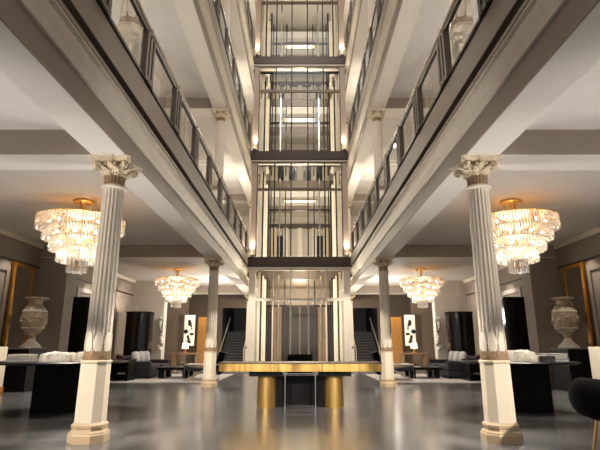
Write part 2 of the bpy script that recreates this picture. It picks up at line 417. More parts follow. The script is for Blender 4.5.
# ------------------------------------------------------------------ balcony railings
def railing(s, k, ys, label):
    zf = k*LV
    t = thing('balcony_railing', label, 'railing', (s*2.405, ys[0], zf), group='gallery railings')
    y0 = ys[0]; L = ys[-1] - y0
    for y in ys:
        p = MB()
        for dy in (-0.15, 0.0, 0.15):
            p.box(-0.055, 0.045, y-y0+dy-0.045, y-y0+dy+0.045, 0.0, 0.86)
        p.box(-0.05, 0.05, y-y0-0.2, y-y0+0.2, 0.02, 0.10)
        p.build('post', 'band', t)
        f = MB().tube([(0, y-y0, 0.84), (0, y-y0, 0.97)], 0.03, 8).sphere((0, y-y0, 0.975), 0.06, 10, 8, (1,1.3,1)).build('rail_bracket', 'chrome', t, smooth=60)
    for a, b in zip(ys[:-1], ys[1:]):
        B(-0.006, 0.006, a-y0+0.22, b-y0-0.22, 0.05, 0.82).build('glass_panel', 'railglass', t)
    MB().tube([(0, -0.9, 0.98), (0, L+0.4, 0.98)], 0.038, 12).build('handrail', 'chrome', t, smooth=60)
    MB().box(-0.025, 0.025, -0.9, L+0.4, 0.83, 0.87).build('lower_rail', 'bronzedark', t)
    B(-0.03, 0.03, -0.9, L+0.4, 0.0, 0.05).build('base_rail', 'bronzedark', t)
for k, st in ((1, 0), (2, 3), (3, 7)):
    ys = [3.28 + 1.77*i for i in range(st, 11)]
    for s in (-1, 1):
        railing(s, k, ys, ['', 'bronze and glass railing with nickel handrail along the %s first gallery', 'bronze and glass railing along the %s second gallery', 'bronze and glass railing along the %s third gallery at the top'][k] % side(s))

# ------------------------------------------------------------------ glass elevator tower
tw = thing('elevator_tower', 'tall glazed elevator tower of cream posts and bronze bands rising behind the desk', 'elevator tower', (0, YS, 0))
DEP = 3.6
for k in range(4):
    z0 = k*LV
    fm = 'chrome' if k == 0 else 'bronze'
    fr = MB()
    if k == 0:
        fr.box(-2.34, 2.34, 0, 0.10, 4.60, 4.70)
    else:
        fr.box(-2.34, 2.34, 0, 0.10, z0+4.60, z0+4.70)
    fr.box(-2.03, 2.03, 0.0, 0.12, z0+3.2, z0+3.32)
    fr.box(-2.08, -2.03, 0, 0.12, z0, z0+4.6); fr.box(2.03, 2.08, 0, 0.12, z0, z0+4.6)
    f = fr.build('storey_frame', 'cream' if k == 0 else 'bronze', tw)
    for x in (-1.22, -0.41, 0.41, 1.22):
        B(x-0.03, x+0.03, 0.02, 0.09, z0+3.32, z0+4.6).box(x-0.03, x+0.03, 0.02, 0.09, z0, z0+3.2).build('mullion', 'cream' if k == 0 else 'bronzedark', f)
    xs = [-2.03, -1.22, -0.41, 0.41, 1.22, 2.03]
    for a, b in zip(xs[:-1], xs[1:]):
        B(a+0.02, b-0.02, 0.05, 0.062, z0+3.32, z0+4.6).build('glass_pane', 'glass', f)
        B(a+0.02, b-0.02, 0.05, 0.062, z0+0.02, z0+3.2).build('glass_pane', 'glass', f)
    for s in (-1, 1):
        B(s*2.08, s*2.34, 0, 0.30, z0, z0+4.60).build('corner_post', 'cream' if k == 0 else 'posttaupe', tw, bevel=0.01)
        for j, (y, x, w, m) in enumerate(((0.75, 1.98, 0.10, 'cream'), (1.3, 1.90, 0.07, 'bronzedark'), (1.9, 1.95, 0.14, 'cream'), (2.6, 1.72, 0.09, 'bronzedark'), (3.3, 1.9, 0.16, 'cream'), (3.5, 1.45, 0.05, 'bronze'))):
            B(s*(x-w), s*x, y, y+0.12, z0, z0+4.62).build('inner_post', m, tw)
        B(s*2.05, s*2.06, 0.32, DEP-0.1, z0+0.02, z0+4.6).build('side_glass', 'glass', tw)
        B(s*1.0, s*1.06, 1.6, 1.72, z0, z0+4.66).build('guide_rail', 'chrome', tw, smooth=40)
    rf = MB().box(-2.05, 2.05, DEP, DEP+0.1, z0+3.2, z0+3.3)
    for x in (-1.62, -0.8, 0.8, 1.62): rf.box(x-0.035, x+0.035, DEP, DEP+0.1, z0, z0+4.6)
    rf.build('rear_frame', 'bronzedark', tw)
    # landing band
    B(-2.44, 2.44, -0.03, 0.9, z0+4.80, z0+5.24).build('landing_band', 'band', tw, bevel=0.012)
    B(-2.45, 2.45, -0.05, 0.88, z0+4.755, z0+4.80).build('band_drip_edge', 'black', tw)
    B(-2.38, 2.38, -0.04, 0.5, z0+4.69, z0+4.755).build('head_trim', 'cream', tw)
    for s in (-1, 1):
        B(s*2.09, s*2.40, 0.9, 1.1, z0+4.7, z0+5.25).build('band_return', 'bronze', tw)
UP = ['first', 'second', 'third']
for k in range(3):
    for s in (-1, 1):
        t = thing('uplight', 'small uplight on the %s end of the %s bronze band of the glass tower' % (side(s), ['lowest', 'middle', 'topmost'][k]), 'light', (s*2.22, YS-0.11+0.0, k*LV+5.24), group='tower uplights')
        MB().lathe([(0.06,0.0),(0.07,0.03),(0.07,0.09),(0.06,0.10)], 16).build('housing', 'chrome', t, smooth=40)
        MB().lathe([(0.05,0.10),(0.05,0.106)], 16).build('lens', 'lens', t)

# rooms seen through the tower
for k in range(4):
    z0 = k*LV; fl = ORD[k]
    if k == 0:
        # dark lift lobby screen
        sc_ = thing('lift_lobby_screen', 'dark bronze screen with brown piers behind the tower glass at ground level', 'screen', (0, 27.4, 0))
        B(-1.05, 1.05, 0, 0.08, 0, 3.35).build('panel', 'bronzedark', sc_)
        for x in (-1.25, 1.25): B(x-0.22, x+0.22, -0.06, 0.1, 0, 3.45).build('pier', 'brown', sc_)
        B(-0.03, 0.03, -0.03, 0.0, 0, 3.35).build('centre_stile', 'brown', sc_)
        for s in (-1, 1): B(s*1.47, s*1.95, 0.02, 0.1, 0, 3.35).build('side_panel', 'bronzedark', sc_)
    else:
        w = thing('gallery_portal', 'cream pilastered portal seen through the tower glass on the %s storey' % fl, 'portal', (0, Y1-0.02, z0), group='portals behind the tower')
        for x in (-0.95, 0.0, 0.95):
            B(x-0.16, x+0.16, -0.22, 0, 0, 3.5).build('pilaster', 'cream', w)
        for x in (-1.75, 1.75):
            B(x-0.22, x+0.22, -0.3, 0, 0, 3.9).build('pilaster', 'capital', w)
        for x in (-1.32, 1.32): B(x-0.2, x+0.2, -0.06, 0, 0, 3.0).build('dark_door', 'ebony', w)
        for x in (-0.48, 0.48): B(x-0.26, x+0.26, -0.06, 0, 0.0 if k == 2 else 0.05, 2.9 if k == 2 else 1.3).build('dark_panel', 'ebony', w)
        B(-2.2, 2.2, -0.32, 0, 3.5, 3.75).build('lintel', 'band', w)
        p = thing('ceiling_light', 'glowing rectangular ceiling panel behind the tower on the %s storey' % fl, 'light', (0, 27.2, z0+4.3), group='panels behind the tower')
        B(-0.95, 0.95, -0.3, 0.3, -0.03, 0).build('diffuser', 'coffer', p)
        MB().box(-1.0, 1.0, -0.35, -0.3, -0.05, 0).box(-1.0, 1.0, 0.3, 0.35, -0.05, 0).box(-1.0, -0.95, -0.3, 0.3, -0.05, 0).box(0.95, 1.0, -0.3, 0.3, -0.05, 0).build('frame', 'bronze', p)
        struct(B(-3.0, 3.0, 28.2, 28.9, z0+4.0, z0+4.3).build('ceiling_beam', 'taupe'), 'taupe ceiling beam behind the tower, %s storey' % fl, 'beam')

# ------------------------------------------------------------------ chandeliers
def make_chandelier():
    t = thing('crystal_chandelier', 'x', 'chandelier')
    # local z=0 at the ceiling
    MB().lathe([(0.21,-0.05),(0.23,-0.04),(0.23,-0.012),(0.21,0.0)], 32).build('canopy', 'gold', t, smooth=40)
    for i in range(3):
        a = 2*PI*i/3 + 0.5; MB().tube([(0.15*math.cos(a), 0.15*math.sin(a), -0.03), (0.15*math.cos(a), 0.15*math.sin(a), -0.40)], 0.012, 8).build('rod', 'gold', t)
    MB().tube([(0,0,-0.03),(0,0,-1.55)], 0.035, 10).build('stem', 'gold', t, smooth=60)
    tiers = [(0.90,-0.42,-0.72),(0.755,-0.66,-0.94),(0.595,-0.88,-1.17),(0.425,-1.10,-1.40),(0.20,-1.33,-1.62)]
    for j, (r, za, zb) in enumerate(tiers):
        rg = MB()
        rg.lathe([(r-0.02,za-0.02),(r+0.012,za-0.02),(r+0.012,za),(r-0.02,za)], 48)
        for q in range(6):
            a = 2*PI*q/6; rg.tube([(0,0,za-0.01),(r*math.cos(a), r*math.sin(a), za-0.01)], 0.012, 6)
        ti = rg.build('tier_ring', 'gold', t, smooth=30)
        cr = MB()
        for row, (rr, z1, z2) in enumerate(((r, za-0.02, zb), (r-0.075, za-0.03, zb-0.02))):
            if rr < 0.1: continue
            n = max(12, int(2*PI*rr/0.06))
            for i in range(n):
                a = 2*PI*i/n + row*0.05
                c = Vector((rr*math.cos(a), rr*math.sin(a), 0)); e = 0.018
                jz = random.uniform(-0.012, 0.012)
                half = (z1+z2)/2
                for (ua, ub) in ((z1, half+0.018), (half-0.018, z2)):
                    pts = [(e,0),(0,e),(-e,0),(0,-e)]
                    pp = [(c.x + x*math.cos(a) - y*math.sin(a), c.y + x*math.sin(a) + y*math.cos(a)) for x, y in pts]
                    cr.prism(pp, 'z', ub+jz, ua+jz)
        cr.build('crystal_fringe', 'crystal', ti)
        nb = (10, 8, 6, 5, 1)[j]; rb = r*0.72 if nb > 1 else 0.0
        for i in range(nb):
            a = 2*PI*i/nb + j; x, y = rb*math.cos(a), rb*math.sin(a); zc = (za+zb)/2
            bo = MB().sphere((x, y, zc), 0.035, 10, 8).build('bulb', 'bulb', t, smooth=60)
    return t
ch = make_chandelier(); CH = []
for i, (x, y, lb) in enumerate(((-4.83, 10.3, 'large tiered crystal chandelier behind the nearest left column'), (4.83, 10.3, 'large tiered crystal chandelier behind the nearest right column'),
                            (-5.22, 20.3, 'smaller looking tiered crystal chandelier above the left sofa'), (5.22, 20.3, 'smaller looking tiered crystal chandelier above the right sofa'))):
    c = ch if i == 0 else copy_tree(ch); c.location = (x, y, 4.40); CH.append((x, y))
    tag(c, lb, 'chandelier', 'crystal chandeliers')

# ------------------------------------------------------------------ reception desk
dk = thing('reception_desk', 'long curved brass-edged reception desk on two brass drum legs', 'desk', (0.06, 10.5, 0))
def arcpts(x0, x1, ya, yb, n=14):
    f = lambda x: 0.0 + 0.10*(abs(x)/1.74)**2
    fr = [(x0 + (x1-x0)*i/n, ya + f(x0 + (x1-x0)*i/n)) for i in range(n+1)]
    bk = [(x1 - (x1-x0)*i/n, yb + f(x1 - (x1-x0)*i/n)*0.3) for i in range(n+1)]
    return fr + bk
for nm, a, b in (('side_apron', -1.67, -0.45), ('centre_apron', -0.445, 0.445), ('side_apron', 0.45, 1.67)):
    MB().prism(arcpts(a, b, -0.42, 0.42), 'z', 0.715, 0.875).build(nm, 'gold', dk, bevel=0.006)
MB().prism(arcpts(-1.69, 1.69, -0.44, 0.44, 30), 'z', 0.875, 0.895).build('desktop', 'bronze', dk)
for s in (-1, 1):
    MB().lathe([(0.20,0.0),(0.20,0.01),(0.20,0.615),(0.195,0.62)], 40, c=(s*0.70, -0.02)).build('drum_leg', 'gold', dk, smooth=40)
    B(s*0.38, s*1.05, -0.30, 0.30, 0.62, 0.714).build('leg_cap', 'black', dk)
    B(s*0.36, s*0.52, -0.06, 0.34, 0.0, 0.62).build('support_panel', 'black', dk)
    B(s*0.30, s*0.325, -0.22, -0.19, 0.0, 0.714).build('steel_upright', 'chrome', dk)
    B(s*0.85, s*1.2, 0.18, 0.36, 0.64, 0.70).build('cable_tray', 'chrome', dk)
B(-0.36, 0.36, 0.25, 0.28, 0.0, 0.60).build('modesty_panel', 'black', dk)
B(-0.30, 0.30, -0.215, -0.195, 0.655, 0.675).build('steel_rail', 'chrome', dk)
oc = thing('desk_chair', 'black low-backed chair standing behind the reception desk', 'chair', (0.05, 11.55, 0))
B(-0.30, 0.30, 0.16, 0.24, 0.55, 1.03).build('backrest', 'velvet', oc, bevel=0.04)
B(-0.28, 0.28, -0.28, 0.2, 0.42, 0.52).build('seat', 'velvet', oc, bevel=0.03)
MB().tube([(0,0,0.08),(0,0,0.42)], 0.03).build('stem', 'chrome', oc)
for i in range(5):
    a = 2*PI*i/5; MB().tube([(0,0,0.09),(0.27*math.cos(a),0.27*math.sin(a),0.03)], 0.022).build('foot', 'chrome', oc)

# ------------------------------------------------------------------ round black tables
def round_table(x, y, r, bx0, bx1, label):
    t = thing('round_table', label, 'table', (x, y, 0), group='round black tables')
    MB().lathe([(r-0.03,0.895),(r,0.91),(r,0.925),(r-0.01,0.93)], 72).build('tabletop', 'black', t, smooth=30)
    w = (bx1-bx0)/2; c = (bx0+bx1)/2 - x
    MB().prism([(c-w,-0.25),(c+w*0.75,-0.32),(c+w,-0.05),(c+w,0.30),(c-w,0.35)] if x > 0 else [(c-w*0.75,-0.32),(c+w,-0.25),(c+w,0.35),(c-w,0.30),(c-w,-0.05)], 'z', 0, 0.895).build('base', 'blackmatt', t, bevel=0.008)
    return t
round_table(-4.72, 9.9, 1.28, -5.2, -4.1, 'round black table behind the nearest left column holding a mottled white slab')
round_table(4.42, 9.9, 1.10, 4.1, 4.98, 'round black table behind the nearest right column holding striped books')
def coral(x, y, z, w, d, h, label, rz=0.0):
    mb = MB(); nu, nv = 26, 18; vs = []; fs = []
    rnd = random.Random(int(x*100))
    ph = [rnd.uniform(0, 6) for _ in range(6)]
    for j in range(nv+1):
        for i in range(nu+1):
            u, v = i/nu*2-1, j/nv*2-1
            e = (1-abs(u)**5)*(1-abs(v)**5)
            zz = h*(0.85 + 0.08*math.sin(4*u+ph[0])*math.cos(3*v+ph[1]) + 0.05*math.sin(11*u+ph[2])*math.sin(8*v+ph[3]))*max(0, e)**0.16
            vs.append((u*w/2*(1+0.03*math.sin(9*v+ph[4])), v*d/2*(1+0.04*math.sin(7*u+ph[5])), zz))
    for j in range(nv):
        for i in range(nu): a = j*(nu+1)+i; fs.append((a, a+1, a+nu+2, a+nu+1))
    base = len(vs); vs.append((0,0,0.0))
    rim = [i for i in range(nu+1)] + [(j+1)*(nu+1)-1 for j in range(1, nv+1)] + [nv*(nu+1)+i for i in range(nu-1, -1, -1)] + [j*(nu+1) for j in range(nv-1, 0, -1)]
    for a, b in zip(rim, rim[1:]+rim[:1]): fs.append((b, a, base))
    mb.add(vs, fs)
    o = mb.build('coral_slab', 'coral', smooth=60); o.location = (x, y, z); o.rotation_euler[2] = rz
    return tag(o, label, 'ornament', kind='thing')
coral(-4.70, 9.75, 0.931, 0.60, 0.5, 0.20, 'low mottled white slab lying on the left round black table', 0.05)
coral(-4.10, 9.85, 0.931, 0.44, 0.5, 0.22, 'smaller mottled white block beside the long slab on the left table', -0.1)
coral(4.35, 9.95, 0.931, 0.80, 0.55, 0.24, 'low mottled white slab lying on the right round black table', -0.05)
def book(x, y, z, w, d, h, m, label, rz=0, grp='books on the round tables'):
    t = thing('book', label, 'book', (x, y, z), rz, grp)
    B(-w/2, w/2, -d/2, d/2, 0, 0.008).box(-w/2, w/2, -d/2, d/2, h-0.008, h).box(-w/2, -w/2+0.008, -d/2, d/2, 0, h).build('cover', m, t)
    B(-w/2+0.01, w/2-0.012, -d/2+0.012, d/2-0.012, 0.008, h-0.008).build('pages', 'white', t)
book(-5.42, 9.75, 0.931, 0.46, 0.34, 0.05, 'paper', 'pale grey book at the bottom of the left table pile')
book(-5.43, 9.75, 0.982, 0.44, 0.33, 0.045, 'paper', 'pale grey book in the middle of the left table pile', 0.03)
book(-5.42, 9.75, 1.028, 0.42, 0.32, 0.04, 'white', 'white book on top of the left table pile', -0.03)
book(5.08, 9.85, 0.931, 0.50, 0.40, 0.06, 'paper', 'pale grey book at the bottom of the right table pile', 0.04)
book(5.07, 9.85, 0.992, 0.48, 0.38, 0.05, 'white', 'white book in the middle of the right table pile', -0.03)
book(5.10, 9.85, 1.043, 0.44, 0.36, 0.04, 'paper', 'grey book topmost on the right table pile', 0.08)
for dx in (0.08, 0.16):
    pass
bx = thing('box', 'small dark grey box at the front edge of the right round table', 'box', (4.72, 9.3, 0.931))
B(-0.11, 0.11, -0.08, 0.08, 0, 0.085).build('body', 'paper2', bx, bevel=0.006)
B(-0.115, 0.115, -0.085, 0.085, 0.085, 0.115).build('lid', 'paper2', bx, bevel=0.006)

# ------------------------------------------------------------------ urn, plinth, mirror on each side
def urn(s):
    sd = side(s)
    pl = thing('urn_plinth', 'black square plinth under the big plaster urn on the %s' % sd, 'plinth', (s*7.77, 14.05, 0), group='urn plinths')
    B(-0.32, 0.32, -0.45, 0.45, 0, 1.13).build('body', 'blackmatt', pl, bevel=0.006)
    B(-0.33, 0.33, -0.46, 0.46, 1.13, 1.165).build('top_slab', 'wall', pl, bevel=0.004)
    u = thing('urn', 'big weathered plaster urn with wide rim on the black plinth, %s' % sd, 'urn', (s*7.72 + (0.07 if s < 0 else 0), 14.0, 1.166), group='plaster urns')
    u.scale = (0.93, 0.93, 1.0)
    MB().lathe([(0.30,0.0),(0.30,0.03),(0.26,0.07),(0.16,0.16),(0.11,0.22),(0.10,0.26)], 40).build('foot', 'white', u, smooth=45)
    def dec(r, z, a): return r*(1 + 0.02*max(0, math.sin(a*14))*(1 if 0.55 < z < 1.0 else 0))
    MB().lathe([(0.08,0.26),(0.11,0.29),(0.09,0.31),(0.13,0.37),(0.22,0.42),(0.30,0.52),(0.345,0.66),(0.36,0.80),(0.355,0.93),(0.325,1.05),(0.27,1.14),(0.20,1.20)], 84, rf=dec).build('body', 'urn', u, smooth=50)
    MB().lathe([(0.20,1.195),(0.175,1.215),(0.17,1.26),(0.18,1.32),(0.21,1.36),(0.31,1.385),(0.335,1.395),(0.335,1.415),(0.30,1.42),(0.18,1.39)], 56).build('neck', 'urn', u, smooth=45)
    for z, r, n in ((1.02,0.338,46),(0.55,0.312,42)):
        bd = MB()
        for i in range(n):
            a = 2*PI*i/n; bd.sphere((r*math.cos(a), r*math.sin(a), z), 0.022, 6, 4)
        bd.build('bead_moulding', 'white', u)
    fw = MB()
    rnd = random.Random(3)
    fw.tube([(0.358*math.cos(2*PI*i/72), 0.358*math.sin(2*PI*i/72), 0.78 + 0.08*math.sin(2*PI*i/72*6)) for i in range(72)], 0.02, 6, closed=True)
    for i in range(40):
        a = 2*PI*i/40 + rnd.uniform(-.05,.05); z = 0.78 + 0.08*math.sin(a*6) + rnd.uniform(-0.02, 0.02)
        fw.sphere((0.352*math.cos(a), 0.352*math.sin(a), z), rnd.uniform(0.03, 0.05), 8, 5, (1,1,0.8))
    fw.build('relief_garland', 'urn', u, smooth=60)
    for a in (PI/2, -PI/2) if True else ():
        d = Vector((math.cos(a+0.5), math.sin(a+0.5), 0))
        MB().tube([tuple(d*0.17+Vector((0,0,1.26))), tuple(d*0.26+Vector((0,0,1.28))), tuple(d*0.30+Vector((0,0,1.18))), tuple(d*0.26+Vector((0,0,1.05)))], 0.025, 8).build('handle', 'urn', u, smooth=60)
    m = thing('wall_mirror', 'tall gilt framed mirror leaning on the %s wall behind the urn' % sd, 'mirror', (s*8.20, 14.2, 0), group='gilt mirrors')
    m.rotation_euler = (0, s*math.radians(1.3), 0)
    H = 3.6
    B(-0.03, 0.03, -0.44, 0.44, 0.1, H-0.1).build('mirror_glass', 'mirror', m)
    fr = MB()
    for sgn in (-1, 1): fr.box(-0.05, 0.05, sgn*0.43, sgn*0.54, 0, H)
    fr.box(-0.05, 0.05, -0.43, 0.43, 0, 0.11); fr.box(-0.05, 0.05, -0.43, 0.43, H-0.11, H)
    fr.build('frame', 'goldframe', m, bevel=0.015)
    c = thing('lit_pedestal', 'cream pedestal with brass foot at the %s edge beside the black plinth' % sd, 'pedestal', (s*7.85, 12.5, 0), group='cream pedestals')
    B(-0.30, 0.30, -0.28, 0.28, 0.22, 1.20).build('body', 'pedestal', c, bevel=0.01)
    B(-0.32, 0.32, -0.30, 0.30, 0, 0.22).build('foot', 'goldframe', c, bevel=0.01)
for s in (-1, 1): urn(s)

# ------------------------------------------------------------------ lounge groups
def lounge(s):
    sd = side(s)
    rug = B(s*2.86, s*7.0, 16.8, 21.55, 0.0, 0.018).build('rug', 'rug')
    tag(rug, 'pale grey rug under the %s lounge furniture' % sd, 'rug', 'lounge rugs', 'thing')
    z = 0.019
    sf = thing('sofa', 'long charcoal sofa with pale grey back cushions on the %s rug' % sd, 'sofa', (s*6.25, 20.0, z), group='lounge sofas')
    sf.scale = (1, 1, 1)
    B(-0.66, 0.66, -1.4, 1.4, 0.05, 0.28).build('base', 'sofa', sf, bevel=0.03)
    for y in (-0.68, 0.68): B(-s*0.68, s*0.36, y-0.60, y+0.60, 0.28, 0.47).build('seat_cushion', 'sofa', sf, bevel=0.05)
    B(s*0.40, s*0.66, -1.4, 1.4, 0.28, 0.80).build('backrest', 'sofa', sf, bevel=0.05)
    for y in (-1.28, 1.28): B(-s*0.66, s*0.40, y-0.12, y+0.12, 0.28, 0.62).build('arm', 'sofa', sf, bevel=0.04)
    for y in (-1.3, 1.3):
        for x in (-0.58, 0.58): B(x-0.03, x+0.03, y-0.03, y+0.03, 0, 0.05).build('foot', 'black', sf)
    for i, y in enumerate((19.1, 19.75, 20.4)):
        o = MB().sphere((0,0,0), 1, 20, 12).build('cushion', 'cushion', smooth=80)
        for v in o.data.vertices:
            x, yy, zz = v.co
            sg = lambda q: math.copysign(abs(q)**0.5, q)
            v.co = (x*0.11, sg(yy)*0.29, sg(zz)*0.22)
        o.location = (s*6.33, y, z+0.76); o.rotation_euler = (0, s*0.16, 0)
        tag(o, '%s pale grey cushion against the %s sofa back' % (['nearest', 'middle', 'farthest'][i], sd), 'cushion', 'sofa cushions', 'thing')
    ct = thing('coffee_table', 'low black coffee table in front of the %s sofa' % sd, 'table', (s*4.75, 19.3, z), group='coffee tables')
    B(-0.62, 0.62, -0.6, 0.6, 0.31, 0.40).build('tabletop', 'black', ct, bevel=0.006)
    for x in (-0.45, 0.45):
        for y in (-0.42, 0.42): B(x-0.11, x+0.11, y-0.11, y+0.11, 0, 0.31).build('leg', 'black', ct, bevel=0.006)
    bw = MB().lathe([(0.05,0.0),(0.09,0.02),(0.15,0.07),(0.19,0.13),(0.18,0.13),(0.13,0.07),(0.05,0.03)], 28).build('bowl', 'goldframe', smooth=60); bw.location = (s*4.45, 19.5, z+0.401)
    tag(bw, 'small brown bowl standing on the %s coffee table' % sd, 'bowl', 'coffee table bowls', 'thing')
    st = thing('side_table', 'black cube side table at the near end of the %s sofa' % sd, 'table', (s*6.36, 17.75, z), group='side tables')
    B(-0.40, 0.40, -0.40, 0.40, 0.66, 0.74).build('tabletop', 'black', st, bevel=0.006)
    for x in (-0.34, 0.34): B(x-0.05, x+0.05, -0.40, 0.40, 0, 0.66).build('side_panel', 'black', st, bevel=0.006)
    B(-0.29, 0.29, 0.3, 0.36, 0.0, 0.66).build('back_panel', 'black', st)
    B(-0.29, 0.29, -0.38, 0.3, 0.18, 0.22).build('shelf', 'black', st)
    bk = thing('book', 'white book lying on the shelf of the %s side table' % sd, 'book', (s*6.28, 17.6, z+0.221), 0.1, 'side table books')
    B(-0.13, 0.13, -0.1, 0.1, 0, 0.05).build('pages', 'white', bk)
    bk2 = MB().lathe([(0.06,0),(0.10,0.02),(0.13,0.10),(0.10,0.15),(0.07,0.16)], 20).build('jar', 'red', smooth=50); bk2.location = (s*6.45, 17.7, z+0.741)
    tag(bk2, 'small dark red jar on the %s black side table' % sd, 'jar', 'side table jars', 'thing')
    # lounge chair: nickel sled frame, sling seat
    lc = thing('lounge_chair', 'low lounge chair with nickel frame and black cushions beside the %s inner column' % sd, 'chair', (s*3.4, 17.75, z), group='lounge chairs')
    for y in (-0.36, 0.36):
        MB().tube([(s*0.62,y,0.03),(-s*0.45,y,0.03),(-s*0.62,y,0.55),(s*0.62,y,0.55)], 0.026, 8, closed=True).build('side_frame', 'nickel', lc, smooth=60)
        MB().tube([(s*0.55,y,0.06),(-s*0.35,y,0.50)], 0.02, 8).build('brace', 'nickel', lc)
    MB().prism([(s*0.58,0.36),(-s*0.40,0.24),(-s*0.43,0.37),(s*0.58,0.50)], 'y', -0.33, 0.33).build('seat', 'sofa', lc, bevel=0.03)
    MB().prism([(-s*0.34,0.22),(-s*0.58,1.00),(-s*0.80,0.95),(-s*0.62,0.20)], 'y', -0.34, 0.34).build('backrest', 'velvet', lc, bevel=0.03)
    # tall cabinets
    for (x, y, w, d, h, mt, lb) in ((7.27, 22.0, 1.06, 0.7, 2.70, 'ebony', 'tall black bow-fronted cabinet behind the %s sofa' % sd), (7.55, 17.2, 0.78, 0.8, 2.88, 'ebony', 'tall glossy ebony cabinet beyond the %s wall pier' % sd)):
        c = thing('cabinet', lb, 'cabinet', (s*x, y, 0), group='tall cabinets')
        bow = 0.16 if w > 1 else 0.04
        def front(x, off): return -d/2 + 0.05 + off - bow*(1 - (x/(w/2))**2) + bow*0.5
        def slab(xa, xb, o0, o1, n=8):
            xs_ = [xa + (xb-xa)*q/n for q in range(n+1)]
            return [(x, front(x, o0)) for x in xs_] + [(x, front(x, o1)) for x in reversed(xs_)]
        xs2 = [-w/2 + w*q/14 for q in range(15)]
        MB().prism([(x, front(x, 0)) for x in xs2] + [(w/2, d/2), (-w/2, d/2)], 'z', 0.06, h-0.06).build('body', mt, c)
        MB().prism([(x*1.04, front(x, -0.07)) for x in xs2] + [(w/2*1.04, d/2), (-w/2*1.04, d/2)], 'z', h-0.06, h).build('cornice', mt, c)
        MB().prism([(x*0.96, front(x, 0.03)) for x in xs2] + [(w/2*0.96, d/2), (-w/2*0.96, d/2)], 'z', 0, 0.06).build('plinth', 'black', c)
        for g in (-1, 1):
            dd = MB().prism(slab(g*0.006, g*(w/2-0.01), -0.04, -0.001), 'z', 0.1, h-0.1).build('door', mt, c)
            MB().tube([(g*0.05, front(0.05, -0.06), h*0.45), (g*0.05, front(0.05, -0.06), h*0.55)], 0.012).build('handle', 'bronzedark', dd)
    # art panel with black brush figure
    ap = thing('wall_art', 'tall white panel with black abstract figure lit in the %s niche' % sd, 'art', (s*5.95, 26.2, 0), group='art panels')
    B(-0.28, 0.28, 0, 0.10, 1.2, 2.82).build('panel', 'art', ap)
    inkm = MB(); rnd = random.Random(11)
    for i in range(9):
        x = rnd.uniform(-0.22, 0.22)*0.8; zz = 1.40 + i*0.135
        inkm.sphere((s*x, -0.02, zz), rnd.uniform(0.06, 0.12), 10, 6, (rnd.uniform(0.6, 1.3), 0.25, rnd.uniform(0.6, 1.2)))
    inkm.build('figure', 'ink', ap, smooth=60)
    cn = thing('console_table', 'brown console table below the %s white art panel' % sd, 'table', (s*5.95, 25.75, 0), group='console tables')
    B(-0.7, 0.7, -0.25, 0.25, 0.76, 0.84).build('tabletop', 'brown', cn)
    for x in (-0.6, 0.6): B(x-0.08, x+0.08, -0.22, 0.22, 0, 0.76).build('leg', 'brown', cn)
    lp = thing('table_lamp', 'glowing table lamp on the %s console' % sd, 'lamp', (s*6.0, 25.72, 0.841), group='table lamps')
    MB().lathe([(0.10,0),(0.11,0.02),(0.05,0.06),(0.07,0.16),(0.03,0.24)], 20).build('base', 'goldframe', lp, smooth=50)
    MB().lathe([(0.17,0.22),(0.14,0.50)], 24).build('lamp_shade', 'shade', lp, smooth=40)
    gp = thing('screen', 'ochre gold upright panel glowing beyond the %s art niche' % sd, 'panel', (s*5.6, 28.9, 0), group='ochre panels')
    B(-0.46, 0.46, 0, 0.08, 0, 2.85).build('panel', 'goldpanel', gp)
    for x in (-0.46, 0.46): B(x-0.03, x+0.03, -0.02, 0.1, 0, 2.88).build('stile', 'brown', gp)
    # white wall sculpture on the pale pier
    ws = thing('wall_sculpture', 'white clustered wall sculpture on the edge of the %s grey pier' % sd, 'sculpture', (s*6.78, 23.88, 1.0), group='wall sculptures')
    wm = MB(); rnd = random.Random(5)
    for i in range(14):
        wm.sphere((s*rnd.uniform(-0.09, 0.09), rnd.uniform(-0.03, 0.03), i*0.115+0.05), rnd.uniform(0.05, 0.12), 8, 6, (1, 0.5, 0.8))
    wm.build('body', 'white', ws, smooth=50)
    B(-0.02, 0.02, 0.04, 0.119, 0.1, 1.5).build('wall_mount', 'bronzedark', ws)
    # staircase rising beyond the back wall
    stc = thing('staircase', 'dark flight of stairs with slim steel handrails beside the tower on the %s' % sd, 'stairs', (s*4.15, 30.2, 0), group='staircases', kind='thing')
    N = 12
    for i in range(N):
        stp = B(-0.78, 0.78, i*0.29, (i+1)*0.29+0.02, 0, 0.175*(i+1)).build('step', 'stair', stc)
        B(-0.78, 0.78, i*0.29-0.01, i*0.29+0.02, 0.175*(i+1)-0.02, 0.175*(i+1)+0.004).build('nosing', 'nosing', stp)
    for x in (-0.72, 0.72):
        MB().tube([(x,-0.2,0.0),(x,-0.2,0.95),(x,N*0.29,0.95+0.175*N)], 0.03, 8).build('handrail', 'nickel', stc, smooth=60)
        for i in range(1, 6): MB().tube([(x,i*0.58,0.175*2*i),(x,i*0.58,0.95+0.175*2*i+0.11)], 0.010, 6).build('baluster', 'chrome', stc)
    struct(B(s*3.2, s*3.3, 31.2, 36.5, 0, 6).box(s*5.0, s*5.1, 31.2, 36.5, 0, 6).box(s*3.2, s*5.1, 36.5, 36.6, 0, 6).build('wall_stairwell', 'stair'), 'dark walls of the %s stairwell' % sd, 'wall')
for s in (-1, 1): lounge(s)

